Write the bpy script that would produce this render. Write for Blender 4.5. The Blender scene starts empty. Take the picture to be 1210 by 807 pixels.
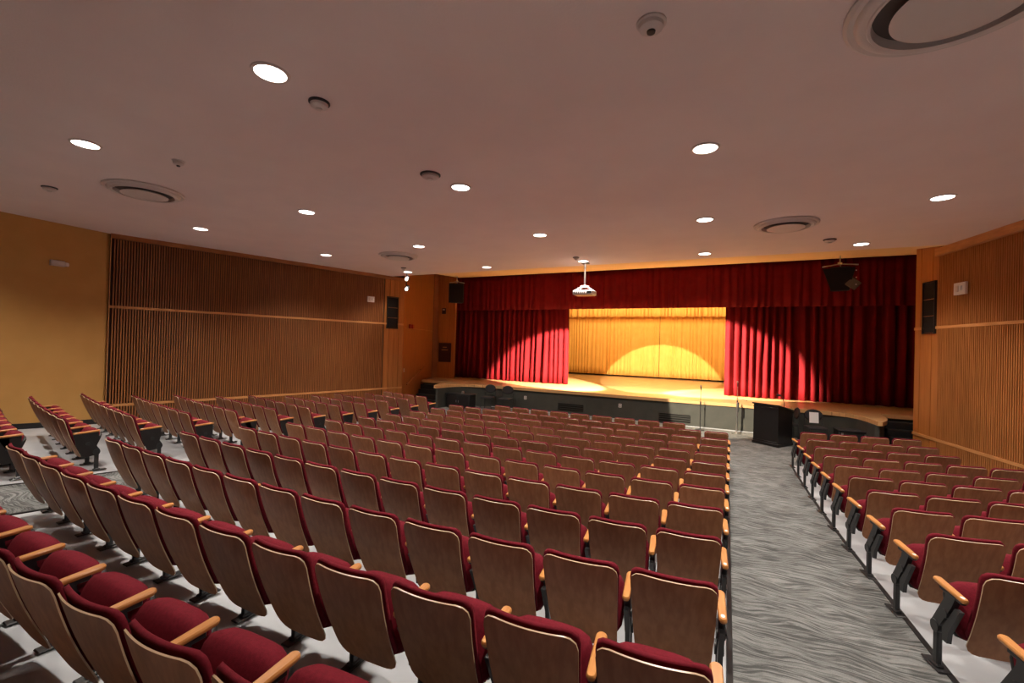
import bpy, bmesh, math, random
from mathutils import Vector, Matrix
random.seed(7)
PI = math.pi
COL = bpy.context.scene.collection
S = 0.855            # layout units -> metres
ZB = 2.9             # layout height of the flat floor in front of the stage, below the eye

def V(x, y, z):
    return Vector((x*S, y*S, (z+ZB)*S))

# ------------------------------------------------------------------ camera
scene = bpy.context.scene
cam_d = bpy.data.cameras.new('camera')
cam_d.sensor_width = 36.0
cam_d.lens = 522.09/1210*36.0
cam_d.clip_start = 0.05
cam_d.clip_end = 200
cam = bpy.data.objects.new('camera', cam_d)
COL.objects.link(cam)
yaw, pitch, roll = 0.4632, 0.00729, 0.02776
fwd = Vector((-math.sin(yaw)*math.cos(pitch), math.cos(yaw)*math.cos(pitch), math.sin(pitch)))
right = Vector((math.cos(yaw), math.sin(yaw), 0))
up = right.cross(fwd)
r2 = right*math.cos(roll) + up*math.sin(roll)
u2 = -right*math.sin(roll) + up*math.cos(roll)
mw = Matrix((r2, u2, -fwd)).transposed().to_4x4()
mw.translation = V(0, 0, 0)
cam.matrix_world = mw
scene.camera = cam

# ------------------------------------------------------------------ world, exposure
w = bpy.data.worlds.new('world')
scene.world = w
w.use_nodes = True
w.node_tree.nodes['Background'].inputs[0].default_value = (0.02, 0.017, 0.015, 1)
w.node_tree.nodes['Background'].inputs[1].default_value = 0.3
scene.view_settings.view_transform = 'Standard'
scene.view_settings.look = 'None'
scene.view_settings.gamma = 1.0
scene.view_settings.use_curve_mapping = False
scene.view_settings.exposure = 0.13

DOWN_W = 585.0        # each ceiling downlight
def lamp(name, kind, loc, energy, color, target=None, parent=None, **kw):
    d = bpy.data.lights.new(name, kind)
    d.energy = energy
    d.color = color
    for k, v in kw.items():
        setattr(d, k, v)
    o = bpy.data.objects.new(name, d)
    COL.objects.link(o)
    o.location = loc
    if target is not None:
        o.rotation_euler = (Vector(target)-Vector(loc)).to_track_quat('-Z', 'Y').to_euler()
    if parent is not None:
        o.parent = parent
        o.matrix_parent_inverse = parent.matrix_world.inverted()
    return o

# stage spotlights (unseen lamps added for the light on curtains and apron, without fixtures)
STAGE_SPOTS = [  # location, target, watts, half angle deg, blend, colour
    ((-2.9, 13.5, 2.0), (-3.6, 23.2, -1.58), 11000, 14.0, 0.03, (1.0, 0.84, 0.60)),
    ((-0.5, 13.9, 2.6), (-7.9, 20.8, -1.5), 46000, 12.5, 0.25, (1.0, 0.80, 0.62)),
    ((-8.5, 13.9, 2.6), (-0.8, 20.8, -0.75), 46000, 11.5, 0.25, (1.0, 0.80, 0.62)),
    ((-3.0, 8.0, 2.7), (-0.4, 18.0, -2.1), 9000, 9.0, 0.15, (1.0, 0.84, 0.62)),
    ((-7.2, 18.4, 3.1), (-7.2, 19.4, -1.9), 1150, 30.0, 0.5, (1.0, 0.80, 0.52)),
    ((-3.9, 18.4, 3.1), (-3.9, 19.4, -1.9), 1150, 30.0, 0.5, (1.0, 0.80, 0.52)),
    ((-0.6, 18.4, 3.1), (-0.6, 19.4, -1.9), 1150, 30.0, 0.5, (1.0, 0.80, 0.52)),
]
STAGE_ROWS = [   # location, size x, size y, watts, target
    ((-4.2, 23.0, 2.85), 11.0, 0.35, 560, (-4.2, 29.0, -0.8), (1.0, 0.66, 0.30)),
    ((-4.2, 26.6, 2.75), 11.0, 0.2, 170, (-4.2, 28.6, 2.2), (1.0, 0.80, 0.52)),
]

# ------------------------------------------------------------------ materials
def mat(name, base=(0.5, 0.5, 0.5), rough=0.5, metal=0.0, spec=0.5):
    m = bpy.data.materials.new(name)
    m.use_nodes = True
    b = m.node_tree.nodes['Principled BSDF']
    b.inputs['Base Color'].default_value = (*base, 1)
    b.inputs['Roughness'].default_value = rough
    b.inputs['Metallic'].default_value = metal
    b.inputs['Specular IOR Level'].default_value = spec
    return m

def N(m, t, **kw):
    n = m.node_tree.nodes.new(t)
    for k, v in kw.items():
        setattr(n, k, v)
    return n

def L(m, a, b):
    m.node_tree.links.new(a, b)

def noise_mat(name, c1, c2, scale=(1, 1, 1), nscale=8.0, detail=4.0, rough=0.5, spec=0.5, bump=0.0, coord='Object', dist=0.0, lo=0.35, hi=0.65, sheen=0.0, bscale=None):
    m = mat(name, c1, rough, 0, spec)
    b = m.node_tree.nodes['Principled BSDF']
    tc = N(m, 'ShaderNodeTexCoord')
    mp = N(m, 'ShaderNodeMapping')
    mp.inputs['Scale'].default_value = scale
    L(m, tc.outputs[coord], mp.inputs['Vector'])
    nz = N(m, 'ShaderNodeTexNoise')
    nz.inputs['Scale'].default_value = nscale
    nz.inputs['Detail'].default_value = detail
    nz.inputs['Distortion'].default_value = dist
    L(m, mp.outputs[0], nz.inputs['Vector'])
    cr = N(m, 'ShaderNodeValToRGB')
    cr.color_ramp.elements[0].position = lo
    cr.color_ramp.elements[0].color = (*c1, 1)
    cr.color_ramp.elements[1].position = hi
    cr.color_ramp.elements[1].color = (*c2, 1)
    L(m, nz.outputs['Fac'], cr.inputs[0])
    L(m, cr.outputs[0], b.inputs['Base Color'])
    if bump:
        n2 = nz
        if bscale:
            n2 = N(m, 'ShaderNodeTexNoise')
            n2.inputs['Scale'].default_value = bscale
            L(m, tc.outputs[coord], n2.inputs['Vector'])
        bp = N(m, 'ShaderNodeBump')
        bp.inputs['Strength'].default_value = bump
        bp.inputs['Distance'].default_value = 0.01
        L(m, n2.outputs['Fac'], bp.inputs['Height'])
        L(m, bp.outputs[0], b.inputs['Normal'])
    if sheen:
        b.inputs['Sheen Weight'].default_value = sheen
        b.inputs['Sheen Roughness'].default_value = 0.4
        b.inputs['Sheen Tint'].default_value = (*c2, 1)
    return m

M = {}
M['ceiling'] = noise_mat('ceiling_paint', (0.75, 0.645, 0.625), (0.78, 0.675, 0.65), nscale=1.5, rough=0.85, spec=0.2, bump=0.15, bscale=60)
M['soffit'] = mat('soffit_paint', (0.86, 0.63, 0.33), 0.8, 0, 0.2)
M['beige'] = noise_mat('ochre_wall_paint', (0.50, 0.275, 0.085), (0.54, 0.30, 0.095), nscale=2, rough=0.8, spec=0.2, bump=0.2, bscale=120)
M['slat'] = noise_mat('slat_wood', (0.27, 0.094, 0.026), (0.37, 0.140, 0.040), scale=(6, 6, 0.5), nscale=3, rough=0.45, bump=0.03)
M['slat_lit'] = noise_mat('slat_wood_lit', (0.37, 0.138, 0.036), (0.49, 0.195, 0.055), scale=(6, 6, 0.5), nscale=3, rough=0.45, bump=0.03)  # same slat wood, brighter light on the right wall put into its colour
M['slat_back'] = mat('slat_backing', (0.030, 0.011, 0.005), 0.8)
M['rail'] = noise_mat('rail_wood', (0.48, 0.215, 0.07), (0.60, 0.28, 0.10), scale=(1, 1, 6), nscale=3, rough=0.4)
M['panel'] = noise_mat('panel_wood', (0.36, 0.130, 0.030), (0.44, 0.170, 0.041), scale=(5, 5, 0.4), nscale=3, rough=0.4, bump=0.02)
M['cornice'] = noise_mat('cornice_wood', (0.30, 0.115, 0.035), (0.37, 0.15, 0.045), nscale=3, rough=0.5)
M['black'] = mat('black_paint', (0.012, 0.012, 0.013), 0.5)
M['blackmetal'] = mat('black_cast_metal', (0.02, 0.02, 0.022), 0.38, 0.0, 0.5)
M['throat'] = mat('duct_grey', (0.10, 0.085, 0.078), 0.7)
M['dark'] = mat('stage_black', (0.010, 0.008, 0.008), 0.9, 0, 0.1)
M['concrete'] = noise_mat('painted_concrete', (0.43, 0.45, 0.48), (0.50, 0.52, 0.55), nscale=2.2, rough=0.45, spec=0.4, bump=0.05, bscale=40)
M['stageface'] = noise_mat('stage_face_paint', (0.052, 0.054, 0.048), (0.064, 0.066, 0.058), nscale=3, rough=0.7, spec=0.3, bump=0.1, bscale=60)
M['white'] = mat('white_plastic', (0.72, 0.70, 0.68), 0.4)
M['whitepaint'] = mat('white_enamel', (0.62, 0.56, 0.53), 0.5)
M['chrome'] = mat('brushed_steel', (0.55, 0.55, 0.55), 0.3, 1.0)
M['paper'] = mat('paper_sheet', (0.85, 0.85, 0.85), 0.8)
M['redplate'] = mat('red_plastic', (0.35, 0.02, 0.015), 0.4)
M['sign'] = mat('dark_sign_board', (0.035, 0.010, 0.008), 0.35)
M['horn'] = mat('dull_olive_horn', (0.09, 0.075, 0.05), 0.5)
M['grille'] = noise_mat('black_speaker_cloth', (0.010, 0.009, 0.009), (0.018, 0.016, 0.016), nscale=120, rough=0.9, spec=0.2)
M['armwood'] = noise_mat('oak_armrest', (0.50, 0.205, 0.055), (0.61, 0.27, 0.08), scale=(10, 1.2, 10), nscale=4, rough=0.32, spec=0.5)
M['edge'] = mat('maple_ply_edge', (0.58, 0.40, 0.25), 0.35)
M['fabric'] = noise_mat('crimson_upholstery', (0.135, 0.006, 0.014), (0.17, 0.008, 0.019), nscale=60, rough=0.85, spec=0.2, bump=0.25, sheen=0.25, bscale=400)
M['pan'] = mat('seat_pan_black', (0.010, 0.007, 0.007), 0.5)
M['cablack'] = mat('lectern_laminate', (0.008, 0.006, 0.006), 0.3)
M['blackcloth'] = mat('black_chair_fabric', (0.02, 0.018, 0.02), 0.8)

# walnut veneer with a soft sheen, varied a little from seat to seat
def veneer():
    m = noise_mat('walnut_veneer', (0.275, 0.112, 0.047), (0.355, 0.152, 0.066), scale=(9, 9, 1.0), nscale=3.5, detail=6, rough=0.48, spec=0.25, bump=0.01)
    nt = m.node_tree
    b = nt.nodes['Principled BSDF']
    cr = [n for n in nt.nodes if n.type == 'VALTORGB'][0]
    oi = N(m, 'ShaderNodeObjectInfo')
    hs = N(m, 'ShaderNodeHueSaturation')
    mr = N(m, 'ShaderNodeMapRange')
    mr.inputs['To Min'].default_value = 0.86
    mr.inputs['To Max'].default_value = 1.16
    L(m, oi.outputs['Random'], mr.inputs['Value'])
    L(m, mr.outputs[0], hs.inputs['Value'])
    L(m, cr.outputs[0], hs.inputs['Color'])
    L(m, hs.outputs[0], b.inputs['Base Color'])
    return m
M['veneer'] = veneer()

# grey carpet with fine wavy streaks running across the aisle
def carpet():
    m = mat('wave_carpet', (0.1, 0.1, 0.1), 0.95, 0, 0.1)
    b = m.node_tree.nodes['Principled BSDF']
    tc = N(m, 'ShaderNodeTexCoord')
    mp = N(m, 'ShaderNodeMapping')
    mp.inputs['Scale'].default_value = (2.4, 25, 1)
    nw = N(m, 'ShaderNodeTexNoise')
    nw.inputs['Scale'].default_value = 1.7
    nw.inputs['Detail'].default_value = 1.5
    L(m, tc.outputs['Object'], nw.inputs['Vector'])
    vm = N(m, 'ShaderNodeVectorMath', operation='MULTIPLY_ADD')
    vm.inputs[1].default_value = (0.0, 0.5, 0.0)
    L(m, nw.outputs['Color'], vm.inputs[0])
    L(m, tc.outputs['Object'], vm.inputs[2])
    L(m, vm.outputs[0], mp.inputs['Vector'])
    wv = N(m, 'ShaderNodeTexNoise')
    wv.inputs['Scale'].default_value = 1.6
    wv.inputs['Detail'].default_value = 3.5
    wv.inputs['Roughness'].default_value = 0.62
    wv.inputs['Distortion'].default_value = 0.75
    L(m, mp.outputs[0], wv.inputs['Vector'])
    nz = N(m, 'ShaderNodeTexNoise')
    nz.inputs['Scale'].default_value = 260
    L(m, tc.outputs['Object'], nz.inputs['Vector'])
    n3 = N(m, 'ShaderNodeTexNoise')
    n3.inputs['Scale'].default_value = 1.6
    n3.inputs['Detail'].default_value = 3
    L(m, tc.outputs['Object'], n3.inputs['Vector'])
    cr = N(m, 'ShaderNodeValToRGB')
    cr.color_ramp.elements[0].position = 0.42
    cr.color_ramp.elements[0].color = (0.075, 0.077, 0.076, 1)
    cr.color_ramp.elements[1].position = 0.58
    cr.color_ramp.elements[1].color = (0.205, 0.21, 0.207, 1)
    L(m, wv.outputs['Fac'], cr.inputs[0])
    mx = N(m, 'ShaderNodeMixRGB', blend_type='OVERLAY')
    mx.inputs[0].default_value = 0.55
    L(m, cr.outputs[0], mx.inputs[1])
    L(m, nz.outputs['Fac'], mx.inputs[2])
    m2 = N(m, 'ShaderNodeMixRGB', blend_type='OVERLAY')
    m2.inputs[0].default_value = 0.5
    L(m, mx.outputs[0], m2.inputs[1])
    L(m, n3.outputs['Fac'], m2.inputs[2])
    L(m, m2.outputs[0], b.inputs['Base Color'])
    bp = N(m, 'ShaderNodeBump')
    bp.inputs['Strength'].default_value = 0.4
    bp.inputs['Distance'].default_value = 0.004
    L(m, wv.outputs['Fac'], bp.inputs['Height'])
    L(m, bp.outputs[0], b.inputs['Normal'])
    return m
M['carpet'] = carpet()

def stage_wood():
    m = mat('stage_boards', (0.5, 0.3, 0.12), 0.28, 0, 0.5)
    b = m.node_tree.nodes['Principled BSDF']
    tc = N(m, 'ShaderNodeTexCoord')
    br = N(m, 'ShaderNodeTexBrick')
    br.inputs['Scale'].default_value = 1.0
    br.inputs['Brick Width'].default_value = 1.6
    br.inputs['Row Height'].default_value = 0.075
    br.inputs['Mortar Size'].default_value = 0.002
    br.inputs['Color1'].default_value = (0.60, 0.37, 0.165, 1)
    br.inputs['Color2'].default_value = (0.66, 0.42, 0.195, 1)
    br.inputs['Mortar'].default_value = (0.30, 0.15, 0.06, 1)
    L(m, tc.outputs['Object'], br.inputs['Vector'])
    L(m, br.outputs['Color'], b.inputs['Base Color'])
    return m
M['boards'] = stage_wood()

def velvet(name, c, c2, rough=0.8, sheen=0.08):
    m = noise_mat(name, c, c2, nscale=3, rough=rough, spec=0.15, sheen=sheen)
    return m
M['red'] = velvet('red_velvet', (0.118, 0.0026, 0.0048), (0.145, 0.0034, 0.0062))
M['gold'] = velvet('gold_cloth', (0.80, 0.42, 0.095), (0.84, 0.45, 0.11), sheen=0.1)

def emis(name, c, s):
    m = bpy.data.materials.new(name)
    m.use_nodes = True
    nt = m.node_tree
    b = nt.nodes['Principled BSDF']
    b.inputs['Base Color'].default_value = (0.8, 0.8, 0.8, 1)
    b.inputs['Emission Color'].default_value = (*c, 1)
    b.inputs['Emission Strength'].default_value = s
    return m
M['glow'] = emis('downlight_lens', (1.0, 0.93, 0.84), 9.0)
M['glow2'] = emis('spot_lens', (1.0, 0.88, 0.7), 3.0)

# ------------------------------------------------------------------ mesh helpers
def merge(bm, src, mtx=None, mi=0):
    """append a bmesh into bm"""
    vs = []
    for v in src.verts:
        vs.append(bm.verts.new(mtx @ v.co if mtx else v.co))
    src.verts.index_update()
    for f in src.faces:
        try:
            nf = bm.faces.new([vs[v.index] for v in f.verts])
            nf.material_index = mi
            nf.smooth = f.smooth
        except ValueError:
            pass

def add_box(bm, c, s, rot=None, bev=0.0, mi=0, seg=1):
    t = bmesh.new()
    bmesh.ops.create_cube(t, size=1.0)
    for v in t.verts:
        v.co = Vector((v.co.x*s[0], v.co.y*s[1], v.co.z*s[2]))
    if bev > 0:
        bmesh.ops.bevel(t, geom=list(t.edges), offset=bev, segments=seg, affect='EDGES', profile=0.5)
        for f in t.faces:
            f.smooth = True
    mx = Matrix.Translation(Vector(c))
    if rot is not None:
        mx = mx @ rot.to_4x4()
    merge(bm, t, mx, mi)
    t.free()

def add_tube(bm, pts, radii, seg=10, caps=True, mi=0, flat=1.0):
    pts = [Vector(p) for p in pts]
    if not isinstance(radii, (list, tuple)):
        radii = [radii]*len(pts)
    rings = []
    for i, p in enumerate(pts):
        a = pts[max(i-1, 0)]
        b = pts[min(i+1, len(pts)-1)]
        d = (b-a).normalized()
        ref = Vector((1, 0, 0)) if abs(d.x) < 0.9 else Vector((0, 1, 0))
        n1 = d.cross(ref).normalized()
        n2 = d.cross(n1).normalized()
        ring = []
        for k in range(seg):
            t = 2*PI*k/seg
            ring.append(bm.verts.new(p + (n1*math.cos(t) + n2*math.sin(t)*flat)*radii[i]))
        rings.append(ring)
    for i in range(len(rings)-1):
        for k in range(seg):
            f = bm.faces.new((rings[i][k], rings[i][(k+1) % seg], rings[i+1][(k+1) % seg], rings[i+1][k]))
            f.smooth = True
            f.material_index = mi
    if caps:
        f = bm.faces.new(rings[0][::-1]); f.material_index = mi
        f = bm.faces.new(rings[-1]); f.material_index = mi

def add_lathe(bm, prof, c=(0, 0, 0), seg=32, mi=0):
    c = Vector(c)
    rings = []
    for r, z in prof:
        if r < 1e-6:
            rings.append([bm.verts.new(c+Vector((0, 0, z)))])
        else:
            rings.append([bm.verts.new(c+Vector((r*math.cos(2*PI*k/seg), r*math.sin(2*PI*k/seg), z))) for k in range(seg)])
    for a, b in zip(rings, rings[1:]):
        for k in range(seg):
            if len(a) == 1 and len(b) == 1:
                continue
            if len(a) == 1:
                f = bm.faces.new((a[0], b[(k+1) % seg], b[k]))
            elif len(b) == 1:
                f = bm.faces.new((a[k], a[(k+1) % seg], b[0]))
            else:
                f = bm.faces.new((a[k], a[(k+1) % seg], b[(k+1) % seg], b[k]))
            f.smooth = True
            f.material_index = mi

def add_prism(bm, poly, z0, z1, mi_top=0, mi_side=0, mi_bot=None):
    """poly: plan points (metres), extruded from z0 to z1"""
    lo = [bm.verts.new((p[0], p[1], z0)) for p in poly]
    hi = [bm.verts.new((p[0], p[1], z1)) for p in poly]
    n = len(poly)
    f = bm.faces.new(hi); f.material_index = mi_top
    f = bm.faces.new(lo[::-1]); f.material_index = mi_side if mi_bot is None else mi_bot
    for i in range(n):
        f = bm.faces.new((lo[i], lo[(i+1) % n], hi[(i+1) % n], hi[i]))
        f.material_index = mi_side

def add_poly3(bm, base, ext, mi=0):
    """prism from a 3-d polygon and an extrusion vector"""
    a = [bm.verts.new(Vector(p)) for p in base]
    b = [bm.verts.new(Vector(p)+Vector(ext)) for p in base]
    n = len(a)
    bm.faces.new(a[::-1]).material_index = mi
    bm.faces.new(b).material_index = mi
    for i in range(n):
        bm.faces.new((a[i], a[(i+1) % n], b[(i+1) % n], b[i])).material_index = mi

def obj(name, bm, mats, parent=None, recalc=True, sharp=40, kind=None):
    if recalc:
        bmesh.ops.recalc_face_normals(bm, faces=bm.faces)
    me = bpy.data.meshes.new(name)
    bm.to_mesh(me)
    bm.free()
    if not isinstance(mats, (list, tuple)):
        mats = [mats]
    for m in mats:
        me.materials.append(m)
    if sharp:
        me.set_sharp_from_angle(angle=math.radians(sharp))
    o = bpy.data.objects.new(name, me)
    COL.objects.link(o)
    if parent is not None:
        o.parent = parent
    if kind:
        o['kind'] = kind
    return o

def tag(o, label, cat, group=None):
    o['label'] = label
    o['category'] = cat
    if group:
        o['group'] = group
    return o

def thing(name, label, cat, loc=(0, 0, 0), rotz=0.0, group=None):
    o = bpy.data.objects.new(name, None)
    o.empty_display_size = 0.1
    COL.objects.link(o)
    o.location = loc
    o.rotation_euler = (0, 0, rotz)
    return tag(o, label, cat, group)

def struct(name, bm, mats, parent=None, **kw):
    o = obj(name, bm, mats, parent, **kw)
    if parent is None:
        o['kind'] = 'structure'
    return o

def dup(root, loc, rotz, label, group=None):
    r = root.copy()
    COL.objects.link(r)
    r.location = loc
    r.rotation_euler = (0, 0, rotz)
    r['label'] = label
    if group:
        r['group'] = group
    for ch in list(root.children):
        c = ch.copy()
        COL.objects.link(c)
        c.parent = r
        for g in list(ch.children):
            d = g.copy()
            COL.objects.link(d)
            d.parent = c
    return r

# ------------------------------------------------------------------ floor height (sloping house floor)
FY = [-8, -3, 0, 2.07, 3.01, 3.96, 4.9, 5.85, 6.79, 7.74, 8.68, 9.63, 10.57, 11.52, 12.5, 14, 60]
FZ = [-.30, -.82, -1.14, -1.36, -1.45, -1.52, -1.585, -1.65, -1.72, -1.785, -1.84, -1.89, -1.92, -1.94, -1.95, -1.95, -1.95]
XC = -4.0
def sag(x):
    return ((x-XC)**2 - 15.6)/88.0
def fz(x, y):
    q = y - max(-.2, min(2.0, sag(x)))
    for i in range(len(FY)-1):
        if q <= FY[i+1]:
            t = (q-FY[i])/(FY[i+1]-FY[i])
            return FZ[i]+(FZ[i+1]-FZ[i])*t - 0.95
    return -2.9

def ground_patch(name, xfun, y0, y1, nx, ny, m, dz=0.0, skirt=0.0):
    """grid that follows the sloping floor; xfun(y) -> (xmin, xmax)"""
    bm = bmesh.new()
    g = []
    for j in range(ny+1):
        y = y0+(y1-y0)*j/ny
        a, b = xfun(y)
        row = []
        for i in range(nx+1):
            x = a+(b-a)*i/nx
            row.append(bm.verts.new(V(x, y, fz(x, y)+dz)))
        g.append(row)
    for j in range(ny):
        for i in range(nx):
            f = bm.faces.new((g[j][i], g[j][i+1], g[j+1][i+1], g[j+1][i]))
            f.smooth = True
    if skirt:
        rim = [g[0][i] for i in range(nx+1)]+[g[j][nx] for j in range(1, ny+1)]+[g[ny][i] for i in range(nx-1, -1, -1)]+[g[j][0] for j in range(ny-1, 0, -1)]
        low = [bm.verts.new(v.co-Vector((0, 0, skirt*S))) for v in rim]
        k = len(rim)
        for i in range(k):
            bm.faces.new((rim[i], low[i], low[(i+1) % k], rim[(i+1) % k]))
    return struct(name, bm, m, recalc=False)

YB = -4.5   # back wall of the hall
struct_floor = ground_patch('floor', lambda y: (-19.0, 9.2), -5.0, 33.0, 60, 130, M['concrete'])
# aisle carpets: right aisle, left aisle, front cross aisle
def rc(y):
    t = (y-3.7)/(13.1-3.7)
    return (.055-.075*t, 1.585-.19*t)
ground_patch('trim_carpet_right_aisle', rc, -4.4, 13.45, 8, 90, M['carpet'], 0.006, 0.005)
def lc(y):
    t = (y-3.7)/(13.1-3.7)
    return (-9.72+.22*t, -8.10+.07*t)
ground_patch('trim_carpet_left_aisle', lc, -4.4, 13.35, 8, 90, M['carpet'], 0.006, 0.005)
ground_patch('trim_carpet_front', lambda y: (-13.0, 5.0), 13.45, 17.85, 40, 12, M['carpet'], 0.006, 0.005)

# black vinyl edging strips along the carpet
def strip(name, xf, y0, y1):
    bm = bmesh.new()
    n = 70
    prev = None
    for j in range(n+1):
        y = y0+(y1-y0)*j/n
        x = xf(y)
        ring = [bm.verts.new(V(x+dx, y, fz(x, y)+dz)) for dx, dz in ((-.025, 0.0), (-.02, .016), (.02, .016), (.025, 0.0))]
        if prev:
            for a in range(3):
                bm.faces.new((prev[a], prev[a+1], ring[a+1], ring[a]))
        prev = ring
    return struct(name, bm, M['black'])
strip('trim_1', lambda y: rc(y)[0]-.02, -4.4, 13.3)
strip('trim_2', lambda y: rc(y)[1]+.02, -4.4, 13.45)
strip('trim_3', lambda y: lc(y)[0]-.02, -4.4, 13.3)
strip('trim_4', lambda y: lc(y)[1]+.02, -4.4, 13.3)

# ------------------------------------------------------------------ ceiling
CZ = 2.8
bm = bmesh.new()
pl = [(-19, YB-.3), (9.4, YB-.3), (9.4, 14.7), (-19, 14.7)]
add_prism(bm, [(p[0]*S, p[1]*S) for p in pl], (CZ+ZB)*S, (CZ+ZB+.12)*S)
struct('ceiling', bm, M['ceiling'])
# sloping soffit beyond the ceiling edge, over the apron
bm = bmesh.new()
a = [V(-10.9, 14.7, 2.8), V(5.9, 14.7, 2.8), V(6.3, 20.3, 3.58), V(-13.5, 20.3, 3.58)]
add_poly3(bm, a, (0, 0, .06))
struct('ceiling_soffit', bm, M['soffit'])
bm = bmesh.new()
add_prism(bm, [(p[0]*S, p[1]*S) for p in [(-19, 14.7), (9.4, 14.7), (9.4, 32), (-19, 32)]], (4.6+ZB)*S, (4.75+ZB)*S)
struct('ceiling_stage', bm, M['dark'])
bm = bmesh.new()
add_prism(bm, [(p[0]*S, p[1]*S) for p in [(-19, 14.7), (9.4, 14.7), (9.4, 14.82), (-19, 14.82)]], (CZ+.121+ZB)*S, (4.6+ZB)*S)
struct('wall_ceiling_riser', bm, M['ceiling'])

# ------------------------------------------------------------------ walls
def wall_prism(name, p0, p1, z0, z1, th, m, parent=None):
    """straight wall between plan points, thickness th to the outside (left of p0->p1)"""
    a = Vector((p0[0], p0[1])); b = Vector((p1[0], p1[1]))
    d = (b-a).normalized(); n = Vector((-d.y, d.x))*th
    bm = bmesh.new()
    add_prism(bm, [(q.x*S, q.y*S) for q in (a, b, b+n, a+n)], (z0+ZB)*S, (z1+ZB)*S)
    if parent is None:
        return struct(name, bm, m)
    return obj(name, bm, m, parent)

LW = lambda y: -17.3+.274*y      # left slatted wall line
RW = lambda y: 7.7-.19*y         # right slatted wall line
LY0, LY1, LYP = 6.0, 15.36, 14.42
RY0, RY1, RYP = YB, 16.2, 15.24
lw = wall_prism('wall_left', (LW(LY0), LY0), (LW(LY1), LY1), -3.0, 3.3, .15, M['slat_back'])
wall_prism('wall_left_rear', (-14.65, YB), (-15.68, 6.0), -3.0, 3.0, .15, M['beige'])
rw = wall_prism('wall_right', (RW(RY1), RY1), (RW(RY0), RY0), -3.0, 4.0, .15, M['slat_back'])
wall_prism('wall_back', (9.0, YB), (-15.5, YB), -1.4, 3.0, .15, M['beige'])
# recess wall beside the left stage steps
rec = wall_prism('wall_left_stage', (-13.12, 15.40), (-14.64, 19.62), -3.0, 4.6, .15, M['panel'])
wall_prism('wall_left_pilaster', (-14.36, 19.72), (-13.42, 19.92), -1.9, 4.6, .2, M['panel'])
wall_prism('trim_5', (-14.64, 19.64), (-14.36, 19.80), -1.9, 4.6, .1, M['cornice'])
wall_prism('wall_left_wing', (-14.6, 20.1), (-14.9, 31.4), -1.9, 4.6, .15, M['dark'])
wall_prism('wall_right_stage', (5.75, 19.8), (5.45, 16.36), -3.0, 4.6, .15, M['panel'])
wall_prism('wall_right_return', (5.6, 16.36), (4.62, 16.21), -3.0, 4.6, .04, M['panel'])
wall_prism('wall_right_wing', (6.9, 31.4), (6.2, 19.8), -1.9, 4.6, .15, M['dark'])
wall_prism('wall_right_pilaster', (6.25, 19.75), (5.75, 19.82), -1.9, 4.6, .05, M['dark'])
wall_prism('wall_stage_back', (-15.5, 31.4), (8.5, 31.4), -1.9, 4.6, .15, M['dark'])
wall_prism('wall_stage_header', (-13.9, 20.5), (6.15, 20.5), 3.5, 4.6, .12, M['dark'])

def on_wall(fun, slope, y, off):
    """point on a slanted wall, off = distance into the hall"""
    x = fun(y)
    n = Vector((1, -slope)).normalized() if slope > 0 else Vector((-1, slope)).normalized()
    return x+n.x*off, y+n.y*off

def slats(name, fun, slope, y0, y1, pitch, zr, m, parent, w_=.030, d_=.055):
    bm = bmesh.new()
    ln = math.hypot(1, slope)
    n = int((y1-y0)*ln/pitch)
    sgn = 1 if slope > 0 else -1
    nv = Vector((sgn*1, -abs(slope)*1)).normalized() if slope > 0 else Vector((-1, -abs(slope))).normalized()
    dv = Vector((slope, 1)).normalized()
    for i in range(n):
        y = y0+(i+.5)*pitch/ln
        p = Vector((fun(y), y))
        for za, zb in zr:
            q = [p-dv*w_/2+nv*.002, p+dv*w_/2+nv*.002, p+dv*w_/2+nv*d_, p-dv*w_/2+nv*d_]
            lo = [bm.verts.new(V(t.x, t.y, za)) for t in q]
            hi = [bm.verts.new(V(t.x, t.y, zb)) for t in q]
            for k in ((1, 2), (2, 3), (3, 0)):
                bm.faces.new((lo[k[0]], lo[k[1]], hi[k[1]], hi[k[0]]))
    return obj(name, bm, m, parent, kind='stuff', sharp=None)

def rail(name, fun, slope, y0, y1, z, h, d, m, parent, z1=None):
    nv = Vector((1, -slope)).normalized() if slope > 0 else Vector((-1, slope)).normalized()
    a = Vector((fun(y0), y0)); b = Vector((fun(y1), y1))
    bm = bmesh.new()
    q = [a+nv*.003, b+nv*.003, b+nv*d, a+nv*d]
    z1 = z if z1 is None else z1
    zz = [z, z1, z1, z]
    lo = [bm.verts.new(V(t.x, t.y, e-h/2)) for t, e in zip(q, zz)]
    hi = [bm.verts.new(V(t.x, t.y, e+h/2)) for t, e in zip(q, zz)]
    bm.faces.new(lo[::-1]); bm.faces.new(hi)
    for i in range(4):
        bm.faces.new((lo[i], lo[(i+1) % 4], hi[(i+1) % 4], hi[i]))
    return obj(name, bm, m, parent)

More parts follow.
